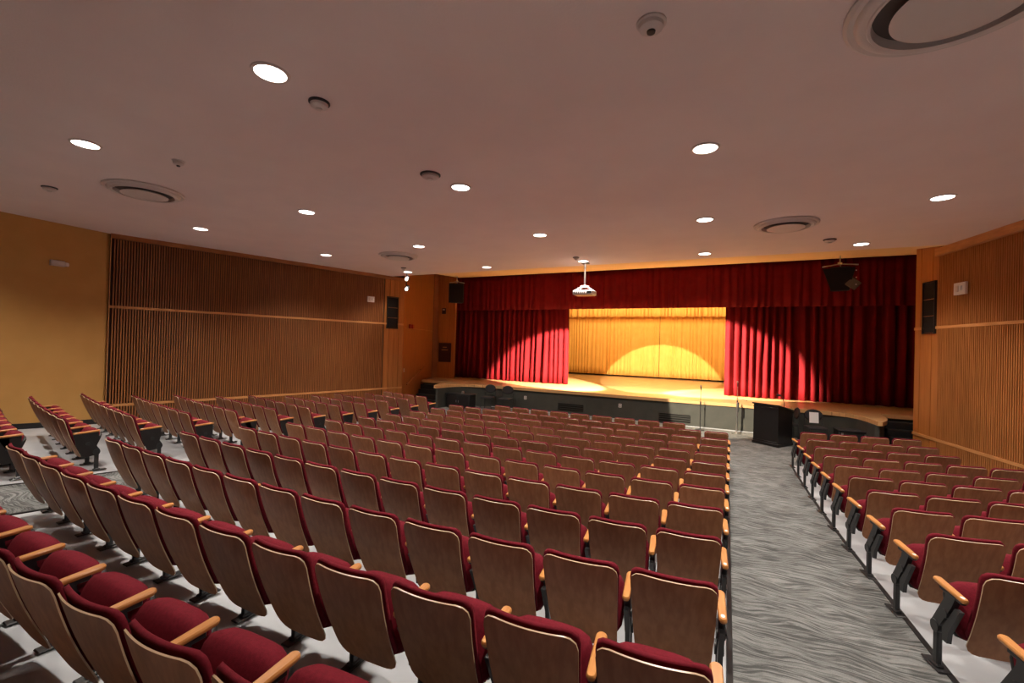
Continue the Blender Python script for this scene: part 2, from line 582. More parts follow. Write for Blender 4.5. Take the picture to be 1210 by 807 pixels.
ZM, ZL = .755, -2.02
tiers = lambda zl, zm, top: [(-2.88, zl-.035), (zl+.035, zm-.035), (zm+.035, top)]
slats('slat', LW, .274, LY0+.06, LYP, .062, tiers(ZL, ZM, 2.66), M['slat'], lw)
rail('rail', LW, .274, LY0, LY1, ZM, .07, .06, M['rail'], lw)
rail('rail', LW, .274, LY0, LY1, ZL, .07, .06, M['rail'], lw)
rail('cornice', LW, .274, LY0, LY1, 2.735, .13, .10, M['cornice'], lw)
rail('edge_post', LW, .274, LY0-.0, LY0+.02, -.1, 5.6, .055, M['rail'], lw)
slats('slat', RW, -.19, RY0+.3, RYP, .062, tiers(ZL-.14, ZM, 2.60), M['slat_lit'], rw)
rail('rail', RW, -.19, RY0, RY1, ZM, .07, .06, M['rail'], rw)
rail('rail', RW, -.19, RY0, RY1, ZL-.14, .07, .06, M['rail'], rw)
rail('cornice', RW, -.19, RY0, RYP-.05, 2.70, .19, .16, M['rail'], rw)

# plain boarded strips next to the stage, with the black grilles let into them
def boards(fun, slope, y0, y1, n, zr, parent):
    st = (y1-y0)/n
    for i in range(n):
        for za, zb in zr:
            rail('board', fun, slope, y0+i*st+.006, y0+(i+1)*st-.006, (za+zb)/2, zb-za, .035+.004*(i % 2), M['panel'], parent)
boards(LW, .274, LYP, LY1, 4, [(-2.9, ZL-.035), (ZL+.035, ZM-.035), (ZM+.035, 2.67)], lw)
boards(RW, -.19, RYP, RY1, 4, [(-2.9, ZL-.175), (ZL-.105, ZM-.035), (ZM+.035, 4.0)], rw)
# recess wall joint line + post
RCW = lambda y: -13.12-.36*(y-15.4)
bm = bmesh.new()
for z in (.62,):
    a = V(RCW(15.5)+.03, 15.5, z); b = V(RCW(19.5)+.03, 19.5, z)
    add_tube(bm, [a, b], .012, 6)
obj('rail', bm, M['rail'], rec)

def grille(label, fun, slope, y0, y1, z0, z1):
    nv = Vector((1, -slope)).normalized() if slope > 0 else Vector((-1, slope)).normalized()
    dv = Vector((slope, 1)).normalized()
    yc = (y0+y1)/2
    rz = math.atan2(dv.y, dv.x)
    c = Vector((fun(yc), yc))+nv*.045
    wd = (y1-y0)*math.hypot(1, slope)*S
    ht = (z1-z0)*S
    t = thing('speaker_grille', label, 'speaker grille', V(c.x, c.y, z0), rz)
    sy = -1 if slope > 0 else 1
    b = bmesh.new()
    for sx in (-1, 1):
        add_box(b, (sx*(wd/2-.012), sy*.012, ht/2), (.024, .05, ht), bev=.003)
    for z in (.012, ht-.012):
        add_box(b, (0, sy*.012, z), (wd-.04, .05, .024), bev=.003)
    obj('frame', b, M['black'], t)
    for k in range(3):
        b = bmesh.new()
        add_box(b, (0, sy*.004, .024+(ht-.048)*(k+.5)/3), (wd-.05, .02, (ht-.048)/3-.018), bev=.004)
        obj('grille_panel', b, M['grille'], t)
    for k in (1, 2):
        b = bmesh.new()
        add_box(b, (0, sy*.014, .024+(ht-.048)*k/3), (wd-.05, .02, .01))
        obj('divider', b, M['cornice'], t)
grille('tall black speaker grille let into the left wood wall', LW, .274, 14.52, 15.06, .55, 1.93)
grille('tall black speaker grille let into the right wood wall', RW, -.19, 15.30, 15.82, .60, 2.00)

# baseboard of the ochre wall
bm = bmesh.new()
bx0 = -14.65; bx1 = -15.68
for j in range(40):
    ya = YB+(6.0-YB)*j/40; yb_ = YB+(6.0-YB)*(j+1)/40
    xa = bx0+(bx1-bx0)*(ya-YB)/(6-YB); xb = bx0+(bx1-bx0)*(yb_-YB)/(6-YB)
    za = fz(xa, ya); zb = fz(xb, yb_)
    vs = [bm.verts.new(p) for p in (V(xa+.02, ya, za+.001), V(xb+.02, yb_, zb+.001), V(xb+.02, yb_, zb+.14), V(xa+.02, ya, za+.14), V(xb+.001, yb_, zb+.14), V(xa+.001, ya, za+.14))]
    bm.faces.new(vs[:4]); bm.faces.new((vs[3], vs[2], vs[4], vs[5]))
struct('baseboard_left', bm, M['black'], recalc=False)

# ------------------------------------------------------------------ stage
SZ = -1.90
outline = [(-14.8, 31.3), (-14.6, 20.0), (-14.60, 19.6), (-14.05, 18.02), (-12.22, 18.02), (-12.25, 17.4), (-12.17, 16.9), (-12.0, 16.4), (-11.78, 15.98), (-11.68, 16.0),
           (-11.64, 16.4), (-11.58, 16.8), (-11.44, 17.15), (-11.2, 17.42), (-10.85, 17.6), (-10.3, 17.72), (-9.4, 17.8), (-8.0, 17.85), (0.2, 17.85), (1.6, 17.8),
           (2.4, 17.75), (3.0, 17.62), (3.35, 17.42), (3.55, 17.12), (3.64, 16.75), (3.70, 16.3), (3.74, 15.95), (3.85, 15.93), (4.05, 16.35), (4.2, 16.9), (4.27, 17.5),
           (4.28, 18.1), (5.55, 18.1), (5.7, 19.8), (6.15, 19.85), (6.8, 31.3)]
bm = bmesh.new()
cx0, cy0 = -4.0, 24.0
ins = []
for x, y in outline:
    d = Vector((cx0-x, cy0-y)).normalized()*.07
    ins.append((x+d.x, y+(.07 if y < 19 else 0)))
add_prism(bm, [(p[0]*S, p[1]*S) for p in ins], (-2.9+ZB)*S, (SZ-.125+ZB)*S)
stage = struct('floor_stage', bm, M['stageface'])
bm = bmesh.new()
add_prism(bm, [(p[0]*S, p[1]*S) for p in outline], (SZ-.12+ZB)*S, (SZ+ZB)*S)
obj('stage_deck', bm, M['boards'], stage)
# pale cove line where the stage meets the carpet
bm = bmesh.new()
add_box(bm, V(-4.3, 17.84, -2.87), (11.2*S, .03, .03*S), bev=.005)
struct('baseboard_stage', bm, M['concrete'])

def vent(label, xa, xb, z0, z1):
    t = thing('wall_vent', label, 'vent', V((xa+xb)/2, 17.90, z0), 0, 'vents along the stage front')
    wd = (xb-xa)*S; ht = (z1-z0)*S
    b = bmesh.new()
    add_box(b, (0, -.005, ht/2), (wd, .02, ht), bev=.003)
    obj('backing', b, M['black'], t)
    for k in range(7):
        b = bmesh.new()
        add_box(b, (0, -.022, ht*(k+.5)/7), (wd-.03, .012, ht/7*.45), rot=Matrix.Rotation(.5, 3, 'X'))
        obj('louvre', b, M['stageface'] if k % 2 else M['dark'], t)
vent('dark louvred vent in the stage front below the left edge of the gold curtain', -6.65, -5.52, -2.71, -2.44)
vent('dark louvred vent in the stage front left of the plain microphone stand', -2.50, -1.36, -2.75, -2.47)
vent('small dark vent in the stage front behind the two black chairs', -10.92, -10.35, -2.72, -2.42)
def outlet(label, x, z):
    t = thing('wall_outlet', label, 'outlet', V(x, 17.905, z), 0, 'white outlets on the stage front')
    b = bmesh.new(); add_box(b, (0, -.006, 0), (.10, .012, .13), bev=.003); obj('cover_plate', b, M['white'], t)
    for s in (-1, 1):
        b = bmesh.new(); add_box(b, (0, -.014, s*.03), (.04, .008, .035), bev=.003); obj('socket', b, M['stageface'], t)
outlet('white outlet on the stage front just right of the two black chairs', -8.2, -2.34)
outlet('white outlet on the stage front between the two wide vents', -4.0, -2.33)

def steps(name, label, xl, xr, ys):
    t = thing(name, label, 'steps', V(0, 0, -2.9), 0, 'steps up to the stage')
    for k in range(4):
        b = bmesh.new()
        z1 = -1.9-.2*(k+1)
        y0 = ys-.3*k
        a = xl(y0); c_ = xr(y0)
        add_prism(b, [(a*S, (y0-.3)*S), (c_*S, (y0-.3)*S), (c_*S, (y0-.003)*S), (a*S, (y0-.003)*S)], 0, (z1+ZB)*S)
        st = obj('step', b, M['black'], t)
        b = bmesh.new()
        add_box(b, ((a+c_)/2*S, (y0-.285)*S, (z1+ZB)*S+.004), ((c_-a)*S-.02, .035, .008))
        obj('nosing', b, M['stageface'], st)
steps('stage_steps', 'black steps up to the stage at its right end', lambda y: 4.32, lambda y: 5.38, 18.08)
steps('stage_steps', 'black steps up to the stage at its left end by the handrail', lambda y: RCW(y)+.2, lambda y: -12.28, 18.0)
# tongue sides facing the steps are black
# handrail
t = thing('handrail', 'dark wooden handrail climbing the panelled wall beside the left stage steps', 'handrail', V(RCW(16), 16, -2.4))
o0 = V(RCW(16), 16, -2.4)
b = bmesh.new()
pa = V(RCW(15.7)+.16, 15.7, -1.93); pb = V(RCW(18.0)+.16, 18.0, -1.22)
add_tube(b, [pa-o0, pb-o0], .022, 10); obj('rail', b, M['cornice'], t)
for k in (.12, .5, .88):
    p = pa.lerp(pb, k)-o0
    b = bmesh.new(); add_tube(b, [p, p+Vector((-.05, 0, -.04)), p+Vector((-.115, -.02, -.04))], .008, 6); obj('bracket', b, M['blackmetal'], t)

# ------------------------------------------------------------------ curtains
def drape(x0, x1, y, z0, z1, m, name, label, cat='curtain', wl=.34, amp=.11, seed=1, nz=10, group=None, hang=0.0, gather=False, flare=.35):
    rnd = random.Random(seed)
    bm = bmesh.new()
    n = max(8, int((x1-x0)/wl*12))
    # irregular fold phases
    ph = [0.0]
    widths = []
    for i in range(n):
        ph.append(ph[-1])
    k = 0
    phase = 0
    phs = []
    cur = 1.0
    for i in range(n+1):
        if i % 12 == 0:
            cur = rnd.uniform(.55, 1.75)
        phase += 2*PI/12*cur
        phs.append(phase)
    amps = [rnd.uniform(.35, 1.5) for _ in range(n//12+3)]
    rows = []
    for j in range(nz+1):
        t = j/nz     # 0 bottom
        z = z0+(z1-z0)*t
        row = []
        for i in range(n+1):
            x = x0+(x1-x0)*i/n
            a = amp*(amps[i//12]*(1-(i % 12)/12)+amps[i//12+1]*((i % 12)/12))*(1+flare*(1-t)-.25*t)
            yy = y+a*math.sin(phs[i]+.35*math.sin(3*t+i*.05))+.25*a*math.sin(2.3*phs[i]+1+1.2*t)
            xx = x+.3*a*math.cos(phs[i])
            zz = z
            if j == 0:
                zz += hang*math.sin(phs[i]*.5)
            row.append(bm.verts.new(V(xx, yy, zz)-V(0, y, z0)+Vector((0, 0, 0))))
        rows.append(row)
    for j in range(nz):
        for i in range(n):
            f = bm.faces.new((rows[j][i], rows[j][i+1], rows[j+1][i+1], rows[j+1][i]))
            f.smooth = True
    o = obj(name, bm, m, None, recalc=False, sharp=None)
    o.location = V(0, y, z0)
    md = o.modifiers.new('cloth_thickness', 'SOLIDIFY'); md.thickness = .006
    return tag(o, label, cat, group)
red_l = drape(-14.25, -7.27, 20.8, SZ+.015, 2.6, M['red'], 'stage_curtain', 'red velvet stage curtain drawn to the left side of the stage', wl=.36, amp=.10, seed=3, group='red stage curtains')
red_r = drape(-.30, 6.02, 20.8, SZ+.015, 2.6, M['red'], 'stage_curtain', 'red velvet stage curtain drawn to the right side of the stage', wl=.40, amp=.11, seed=5, group='red stage curtains')
drape(-14.0, 6.15, 20.42, 1.80, 3.75, M['red'], 'curtain_valance', 'long red velvet valance across the top of the stage opening', wl=.36, amp=.045, seed=8, nz=4, flare=.1)
drape(-11.9, -4.17, 29.3, SZ+.10, 3.3, M['gold'], 'back_curtain', 'gold curtain at the back of the stage, left half up to the seam', wl=.26, amp=.030, seed=12, group='gold back curtains')
drape(-4.15, 2.3, 29.3, SZ+.10, 3.3, M['gold'], 'back_curtain', 'gold curtain at the back of the stage, right half from the seam', wl=.26, amp=.030, seed=14, group='gold back curtains')
drape(-11.9, 2.3, 28.5, 1.99, 4.58, M['gold'], 'back_valance', 'short gold valance above the gold back curtain', wl=.30, amp=.06, seed=17, nz=4, flare=.3, hang=.02)

for (loc, tgt, wt, ang, bl, colr) in STAGE_SPOTS:
    lamp('stage_spot_lamp', 'SPOT', V(*loc), wt, colr, V(*tgt), spot_size=math.radians(2*ang), spot_blend=bl, shadow_soft_size=.05)
for (loc, sx, sy, wt, tgt, colr) in STAGE_ROWS:
    t = thing('border_light', ['long batten of stage lights hung above the stage behind the valance', 'batten of stage lights hung close before the gold valance'][int(loc[1] > 25)], 'stage light', V(*loc))
    b = bmesh.new(); add_box(b, (0, 0, .09), (sx*S, .25, .14), bev=.01); obj('housing', b, M['black'], t)
    for hx in (-4.5, 0, 4.5):
        b = bmesh.new(); add_tube(b, [(hx, 0, .15), (hx, 0, (4.6-loc[2])*S)], .012, 8); obj('hanger', b, M['blackmetal'], t)
    lamp('border_lamp', 'AREA', V(*loc), wt, colr, V(*tgt), shape='RECTANGLE', size=sx*S, size_y=sy*S)

# ------------------------------------------------------------------ ceiling fixtures
def downlight(x, y, label):
    t = thing('ceiling_downlight', label, 'ceiling light', V(x, y, CZ), 0, 'round downlights in the house ceiling')
    b = bmesh.new()
    add_lathe(b, [(.132, -.010), (.134, -.014), (.158, -.012), (.162, 0.0)], seg=36)
    obj('trim_ring', b, M['whitepaint'], t, recalc=False)
    b = bmesh.new()
    add_lathe(b, [(0, -.008), (.133, -.008)], seg=36)
    obj('lens', b, M['glow'], t, recalc=False)
    o = lamp('downlight_lamp', 'SPOT', (0, 0, -.02), DOWN_W, (1.0, .90, .79), spot_size=math.radians(124), spot_blend=1.0, shadow_soft_size=.07)
    o.parent = t
ROWN = {-1: 'behind the camera', 0: 'nearest row', 1: 'second row', 2: 'third row', 3: 'row nearest the stage'}
COLN = {-2: 'far left', -1: 'left of centre', 0: 'centre', 1: 'right of centre', 2: 'far right'}
for k in (0, 1, 2, 3):
    yo = 3.45+4.22*k
    for i in (-2, -1, 0, 1, 2):
        x = -4.424+i*.864*(5.063-.0526*yo)
        if x > RW(yo*.864)-.6 or x < -14.4:
            continue
        downlight(x, yo*.864, 'lit round ceiling downlight, %s, %s column' % (ROWN[k] if k >= 0 else 'row behind the camera', COLN[i]))

def diffuser(x, y, R, label):
    t = thing('air_diffuser', label, 'air vent', V(x, y, CZ), 0, 'round air diffusers in the ceiling')
    r = R*S
    b = bmesh.new()
    add_lathe(b, [(r, -.002), (r, -.02), (r*.96, -.036), (r*.90, -.030), (r*.885, -.05), (r*.83, -.066), (r*.79, -.060), (r*.775, -.070), (r*.745, -.068), (r*.735, -.004)], seg=64)
    obj('outer_ring', b, M['whitepaint'], t, recalc=False)
    b = bmesh.new()
    add_lathe(b, [(r*.74, -.003), (0, -.003)], seg=40)
    obj('throat', b, M['throat'], t, recalc=False)
    b = bmesh.new()
    add_lathe(b, [(r*.50, -.060), (r*.58, -.078), (r*.585, -.086), (r*.55, -.090), (r*.45, -.092), (0, -.094)], seg=56)
    obj('centre_disc', b, M['whitepaint'], t, recalc=False)
diffuser(-10.3, 4.45, .63, 'round air diffuser in the ceiling at left, above the ochre wall end')
diffuser(.98, 11.25, .62, 'round air diffuser in the ceiling above the right aisle near the stage')
diffuser(-9.78, 11.15, .62, 'round air diffuser in the ceiling far off at left near the stage')
diffuser(1.52, 4.52, .74, 'large round air diffuser in the ceiling at top right, cut by the frame')

def detector(x, y, d, label, dark=False, name='smoke_detector'):
    t = thing(name, label, 'detector', V(x, y, CZ), 0, 'small round ceiling devices')
    r = d*S/2
    b = bmesh.new()
    add_lathe(b, [(r, 0), (r, -.012), (r*.86, -.02), (r*.84, -.02)], seg=28)
    obj('base', b, M['black'] if dark else M['whitepaint'], t, recalc=False)
    b = bmesh.new()
    add_lathe(b, [(r*.85, -.015), (r*.80, -.045), (r*.55, -.062), (0, -.066)], seg=28)
    bd = obj('body', b, M['whitepaint'], t, recalc=False)
    b = bmesh.new()
    add_lathe(b, [(r*.30, -.064), (r*.27, -.078), (0, -.080)], seg=16)
    obj('sensor', b, M['black'] if not dark else M['whitepaint'], bd, recalc=False)
detector(-.685, 3.88, .25, 'white smoke detector on the ceiling near the top of the view')
detector(-4.43, 3.6, .24, 'dark-based smoke detector beside the largest downlight', True)
detector(-4.57, 5.93, .34, 'dark-based round sensor on the ceiling left of the centre downlight', True)
detector(-8.02, 3.9, .18, 'small white sensor on the ceiling above the left diffuser')
detector(-11.9, 3.6, .24, 'small dark sensor on the ceiling at far left', True)
detector(2.08, 13.15, .28, 'small dark sensor on the ceiling by the right hanging speaker', True)
detector(-4.46, 13.26, .2, 'small dark sensor on the ceiling left of the projector pole', True)
detector(-11.22, 13.1, .2, 'small dark sensor on the ceiling near the two spotlights', True)

# twin spotlights on a drop pole at left
t = thing('ceiling_spotlights', 'two small spotlights on a thin drop pole near the left stage corner', 'spotlight', V(-11.9, 14.1, CZ))
b = bmesh.new(); add_tube(b, [(0, 0, 0), (0, 0, -.62)], .012, 8); obj('pole', b, M['blackmetal'], t)
for dz, dx in ((-.18, .04), (-.52, .05)):
    b = bmesh.new()
    add_tube(b, [(dx-.03, .05, dz+.06), (dx, 0, dz), (dx+.06, -.13, dz-.07)], [.05, .065, .07], 14)
    h = obj('spot_head', b, M['blackmetal'], t)
    b = bmesh.new()
    add_tube(b, [(dx+.0605, -.131, dz-.0705), (dx+.064, -.139, dz-.075)], .055, 14)
    obj('lens', b, M['glow2'], h)

# projector
pz = 2.8
px_, py_ = -4.46, 14.25
t = thing('projector', 'white projector hung from the ceiling on a pole in front of the stage', 'projector', V(px_, py_, CZ))
b = bmesh.new(); add_box(b, (0, 0, -.012), (.2, .2, .024), bev=.004); obj('ceiling_plate', b, M['blackmetal'], t)
b = bmesh.new(); add_tube(b, [(0, 0, -.02), (0, 0, -.2)], .032, 14); add_tube(b, [(0, 0, -.2), (0, 0, -.66)], .022, 14); obj('pole', b, M['chrome'], t)
b = bmesh.new(); add_box(b, (0, 0, -.68), (.22, .16, .05), bev=.01)
for s in (-1, 1):
    for q in (-1, 1):
        add_tube(b, [(s*.08, q*.05, -.69), (s*.24, q*.13, -.79)], .012, 6)
obj('mount', b, M['white'], t)
b = bmesh.new(); add_box(b, (0, 0, -.86), (.58, .42, .13), bev=.025, seg=3)
bd = obj('body', b, M['white'], t)
for k in range(6):
    b = bmesh.new(); add_box(b, (-.22+.055*k, -.212, -.86), (.02, .012, .08)); obj('vent_slot', b, M['black'], bd)
b = bmesh.new(); add_tube(b, [(.19, .2, -.86), (.19, .235, -.86)], .05, 18); obj('lens', b, M['black'], bd)
b = bmesh.new(); add_box(b, (.19, -.213, -.86), (.13, .012, .08), bev=.003); obj('port_panel', b, M['grille'], bd)
b = bmesh.new(); add_box(b, (0, 0, -.932), (.5, .34, .012), bev=.003); obj('base_plate', b, M['rail'], bd)

# hanging loudspeakers
def hung_speaker(x, y, ztop, rod_top, yawz, tilt, w_, h_, d_, label, wedge=None):
    t = thing('hanging_speaker', label, 'loudspeaker', V(x, y, ztop), yawz, 'black loudspeakers hung beside the stage')
    b = bmesh.new()
    add_tube(b, [(0, 0, (rod_top-ztop)*S), (0, 0, .10)], .014, 8)
    obj('drop_rod', b, M['chrome'], t)
    b = bmesh.new()
    add_box(b, (0, 0, .09), (.10, .10, .06), bev=.008)
    add_tube(b, [(-w_*.5, 0, .03), (0, 0, .08), (w_*.5, 0, .03)], .016, 8)
    add_tube(b, [(0, -d_*.4, .03), (0, 0, .08), (0, d_*.4, .03)], .014, 8)
    obj('yoke', b, M['chrome'], t)
    R = Matrix.Rotation(tilt, 3, 'X')
    b = bmesh.new()
    # trapezoid cabinet, wide face towards -Y
    wf, wb = w_/2, w_*.30
    base = [(-wf, -d_/2, -h_), (wf, -d_/2, -h_), (wb, d_/2, -h_), (-wb, d_/2, -h_)]
    if wedge:
        base = [(p[0]*wedge+.02, p[1]*wedge-.04, p[2]) for p in base]
    lo = [b.verts.new(R @ Vector(p)) for p in base]
    hi = [b.verts.new(R @ Vector((p[0], p[1], 0))) for p in base]
    b.faces.new(lo[::-1]); b.faces.new(hi)
    for i in range(4):
        b.faces.new((lo[i], lo[(i+1) % 4], hi[(i+1) % 4], hi[i]))
    bmesh.ops.bevel(b, geom=list(b.edges), offset=.012, segments=2, affect='EDGES')
    cb = obj('cabinet', b, M['black'], t)
    b = bmesh.new()
    if wedge:
        k2 = wedge
        q = [(-wf*.9, -d_/2-.012, -.04), (wf*.9, -d_/2-.012, -.04), (wf*.9*k2+.02, -d_/2*k2-.052, -h_+.03), (-wf*.9*k2+.02, -d_/2*k2-.052, -h_+.03)]
        add_poly3(b, [R @ Vector(p) for p in q], R @ Vector((0, .012, 0)))
        bb = bmesh.new()
        add_box(bb, R @ Vector((wf*.75, -d_*.22, -h_*.72)), (.26, .26, .24), rot=R @ Matrix.Rotation(.7, 3, 'Y'), bev=.01)
        obj('horn', bb, M['horn'], cb)
    else:
        add_box(b, R @ Vector((0, -d_/2-.006, -h_/2)), (w_-.06, .014, h_-.06), rot=R, bev=.004)
    obj('front_grille', b, M['grille'], cb)
    for k in range(3):
        b = bmesh.new()
        add_box(b, R @ Vector((w_*.46, -d_/2+.02, -h_*(.2+.28*k))), (.03, .02, .03), rot=R, bev=.003)
        obj('corner_bracket', b, M['chrome'], cb)
hung_speaker(-12.0, 17.9, 2.88, 4.6, math.radians(28), math.radians(4), .62, .80, .50, 'black loudspeaker hung at the left end of the stage valance')
hung_speaker(3.02, 17.3, 2.78, 3.14, math.radians(-14), math.radians(6), .80, .66, .62, 'large black loudspeaker hung at the right end of the stage, tilted down', .55)

# wall devices
def wall_box(name, label, cat, p, rz, w_, h_, d_, m, extra=None, group=None):
    t = thing(name, label, cat, p, rz, group)
    b = bmesh.new(); add_box(b, (0, -d_/2, 0), (w_, d_, h_), bev=.006); hb = obj('housing', b, m, t)
    if extra:
        extra(t)
    return t
def strobe_extra(t):
    b = bmesh.new(); add_box(b, (-.055, -.055, 0), (.08, .03, .13), bev=.01); obj('horn_grille', b, M['whitepaint'], t)
    b = bmesh.new(); add_box(b, (.055, -.06, .01), (.055, .04, .10), bev=.012); obj('strobe_lens', b, M['paper'], t)
rl = math.atan2(1, .274)          # wall direction, hall on the -local-Y side after rotation
x, y = on_wall(LW, .274, 13.76, .05)
wall_box('alarm_strobe', 'small white alarm strobe on the left slatted wall', 'alarm', V(x, y, 1.72), rl, .27, .2, .05, M['white'], strobe_extra)
nx_ = Vector((-1, -.19)).normalized()
x, y = RW(14.32)+nx_.x*.075, 14.32+nx_.y*.075
wall_box('alarm_strobe', 'small white alarm strobe on the right slatted wall', 'alarm', V(x, y, 1.65), math.atan2(-1, .19), .34, .25, .05, M['white'], strobe_extra)
def exit_extra(t):
    b = bmesh.new(); add_box(b, (-.055, -.075, .0), (.11, .012, .08), bev=.003); obj('front_plate', b, M['whitepaint'], t)
    b = bmesh.new(); add_box(b, (.155, -.045, -.005), (.07, .06, .085), bev=.015); obj('lamp_head', b, M['whitepaint'], t)
wall_box('emergency_light', 'white emergency light box high on the ochre wall', 'emergency light', V(-15.54, 4.88, 1.76), math.atan2(1, -.1), .24, .12, .07, M['whitepaint'], exit_extra)
# pilaster devices
def fa_extra(t):
    b = bmesh.new(); add_box(b, (0, -.06, .06), (.09, .04, .06), bev=.01); obj('strobe_lens', b, M['white'], t)
rp = math.atan2(.2, .94)
wall_box('fire_alarm', 'dark red fire alarm with white strobe on the wood pilaster left of the stage', 'alarm', V(-14.03, 19.77, 1.72), rp, .19, .27, .05, M['sign'], fa_extra)
t = thing('notice_board', 'dark framed notice board on the wood pilaster left of the stage', 'sign', V(-13.92, 19.795, -.52), rp)
b = bmesh.new(); add_box(b, (0, -.02, 0), (.60, .04, .88), bev=.006); obj('board', b, M['sign'], t)
for (z, wd) in ((.24, .20), (.12, .32)):
    b = bmesh.new(); add_box(b, (.0, -.043, z), (wd, .006, .035)); obj('lettering_strip', b, M['rail'], t)
t = thing('alarm_pull', 'pair of small dark red boxes on the panelled wall above the handrail', 'alarm', V(RCW(16.3)+.03, 16.3, .72), math.atan2(1, -.36))
for dx in (-.17, .13):
    b = bmesh.new(); add_box(b, (dx, -.03, 0), (.17, .05, .16), bev=.006); obj('pull_box', b, M['redplate'], t)
t = thing('light_switch', 'white light switch plate low on the panelled wall by the left steps', 'switch', V(RCW(15.62)+.01, 15.62, -1.28), math.atan2(1, -.36))
b = bmesh.new(); add_box(b, (0, -.006, 0), (.09, .012, .14), bev=.003); pt_ = obj('plate', b, M['white'], t)
b = bmesh.new(); add_box(b, (0, -.016, 0), (.02, .012, .035), bev=.002); obj('toggle', b, M['white'], pt_)

# ------------------------------------------------------------------ lectern and microphones
FRONT = -2.9+.006
u = Vector((.66, -.45)).normalized()           # along the front face
lx, ly = .63, 16.06
wl_, dl = .80*S, .80*S
t = thing('lectern', 'black lectern with slanted top standing at the head of the right aisle', 'lectern', V(lx, ly, FRONT), math.atan2(u.y, u.x))
b = bmesh.new(); add_box(b, (wl_/2, dl/2, .04), (wl_+.03, dl+.03, .08), bev=.008); obj('plinth', b, M['cablack'], t)
b = bmesh.new()
hF, hB = 1.06, .90
pr = [(0.01, 0.01), (wl_-.01, .01), (wl_-.01, dl-.01), (.01, dl-.01)]
lo = [b.verts.new((p[0], p[1], .08)) for p in pr]
hi = [b.verts.new((pr[0][0], pr[0][1], hF)), b.verts.new((pr[1][0], pr[1][1], hF)), b.verts.new((pr[2][0], pr[2][1], hB)), b.verts.new((pr[3][0], pr[3][1], hB))]
b.faces.new(lo[::-1]); b.faces.new(hi)
for i in range(4):
    b.faces.new((lo[i], lo[(i+1) % 4], hi[(i+1) % 4], hi[i]))
obj('cabinet', b, M['cablack'], t)
for z in (.11, hF-.06):
    b = bmesh.new(); add_box(b, (wl_/2, 0, z), (wl_-.01, .02, .03), bev=.004); obj('moulding', b, M['cablack'], t)
b = bmesh.new()
an = math.atan2(hB-hF, dl)
add_box(b, (wl_/2, dl/2, (hF+hB)/2+.018), (wl_+.05, dl/math.cos(an)+.05, .035), rot=Matrix.Rotation(an, 3, 'X'), bev=.008)
obj('reading_top', b, M['cablack'], t)
b = bmesh.new()
gp = [(wl_*.95, dl*.45, .985), (wl_*.95, dl*.44, 1.12), (wl_*.93, dl*.40, 1.24), (wl_*.88, dl*.36, 1.32), (wl_*.82, dl*.36, 1.34)]
add_tube(b, gp, .008, 8); g = obj('gooseneck', b, M['blackmetal'], t)
b = bmesh.new(); add_tube(b, [(wl_*.85, dl*.36, 1.335), (wl_*.72, dl*.35, 1.335)], [.025, .03], 10); obj('microphone', b, M['black'], g)

def mic_stand(x, y, h, label, boom):
    t = thing('microphone_stand', label, 'microphone stand', V(x, y, FRONT), 0, 'microphone stands before the stage')
    b = bmesh.new(); add_lathe(b, [(0, 0), (.14, 0), (.145, .012), (.12, .024), (.03, .034), (.02, .06), (0, .06)], seg=28); obj('base', b, M['chrome'] if boom else M['blackmetal'], t)
    b = bmesh.new(); add_tube(b, [(0, 0, .05), (0, 0, h*.6)], .013 if not boom else .024, 10); add_tube(b, [(0, 0, h*.6), (0, 0, h-.16)], .009, 10); obj('pole', b, M['blackmetal'] if not boom else M['chrome'], t)
    b = bmesh.new(); add_tube(b, [(0, 0, h*.57), (0, 0, h*.63)], .02, 10); obj('clutch', b, M['black'], t)
    b = bmesh.new(); add_tube(b, [(0, 0, h-.17), (0, -.01, h-.06)], [.012, .02], 10)
    mcr = obj('microphone', b, M['black'], t)
    b = bmesh.new(); add_lathe(b, [(0, 0), (.018, .004), (.027, .025), (.024, .05), (0, .06)], c=(0, -.012, h-.065), seg=14); obj('microphone_head', b, M['chrome'], mcr)
    if boom:
        b = bmesh.new(); add_tube(b, [(-.02, 0, h*.66), (.26, 0, h*.64)], .008, 8); obj('boom_arm', b, M['blackmetal'], t)
        b = bmesh.new(); add_box(b, (.03, -.02, h*.50), (.04, .04, .30), bev=.008); obj('cable_bundle', b, M['black'], t)
mic_stand(-.99, 17.35, 1.40, 'slim black microphone stand before the stage, left of the thicker one', False)
mic_stand(.19, 17.4, 1.58, 'thicker steel microphone stand with side arm, nearer the lectern', True)

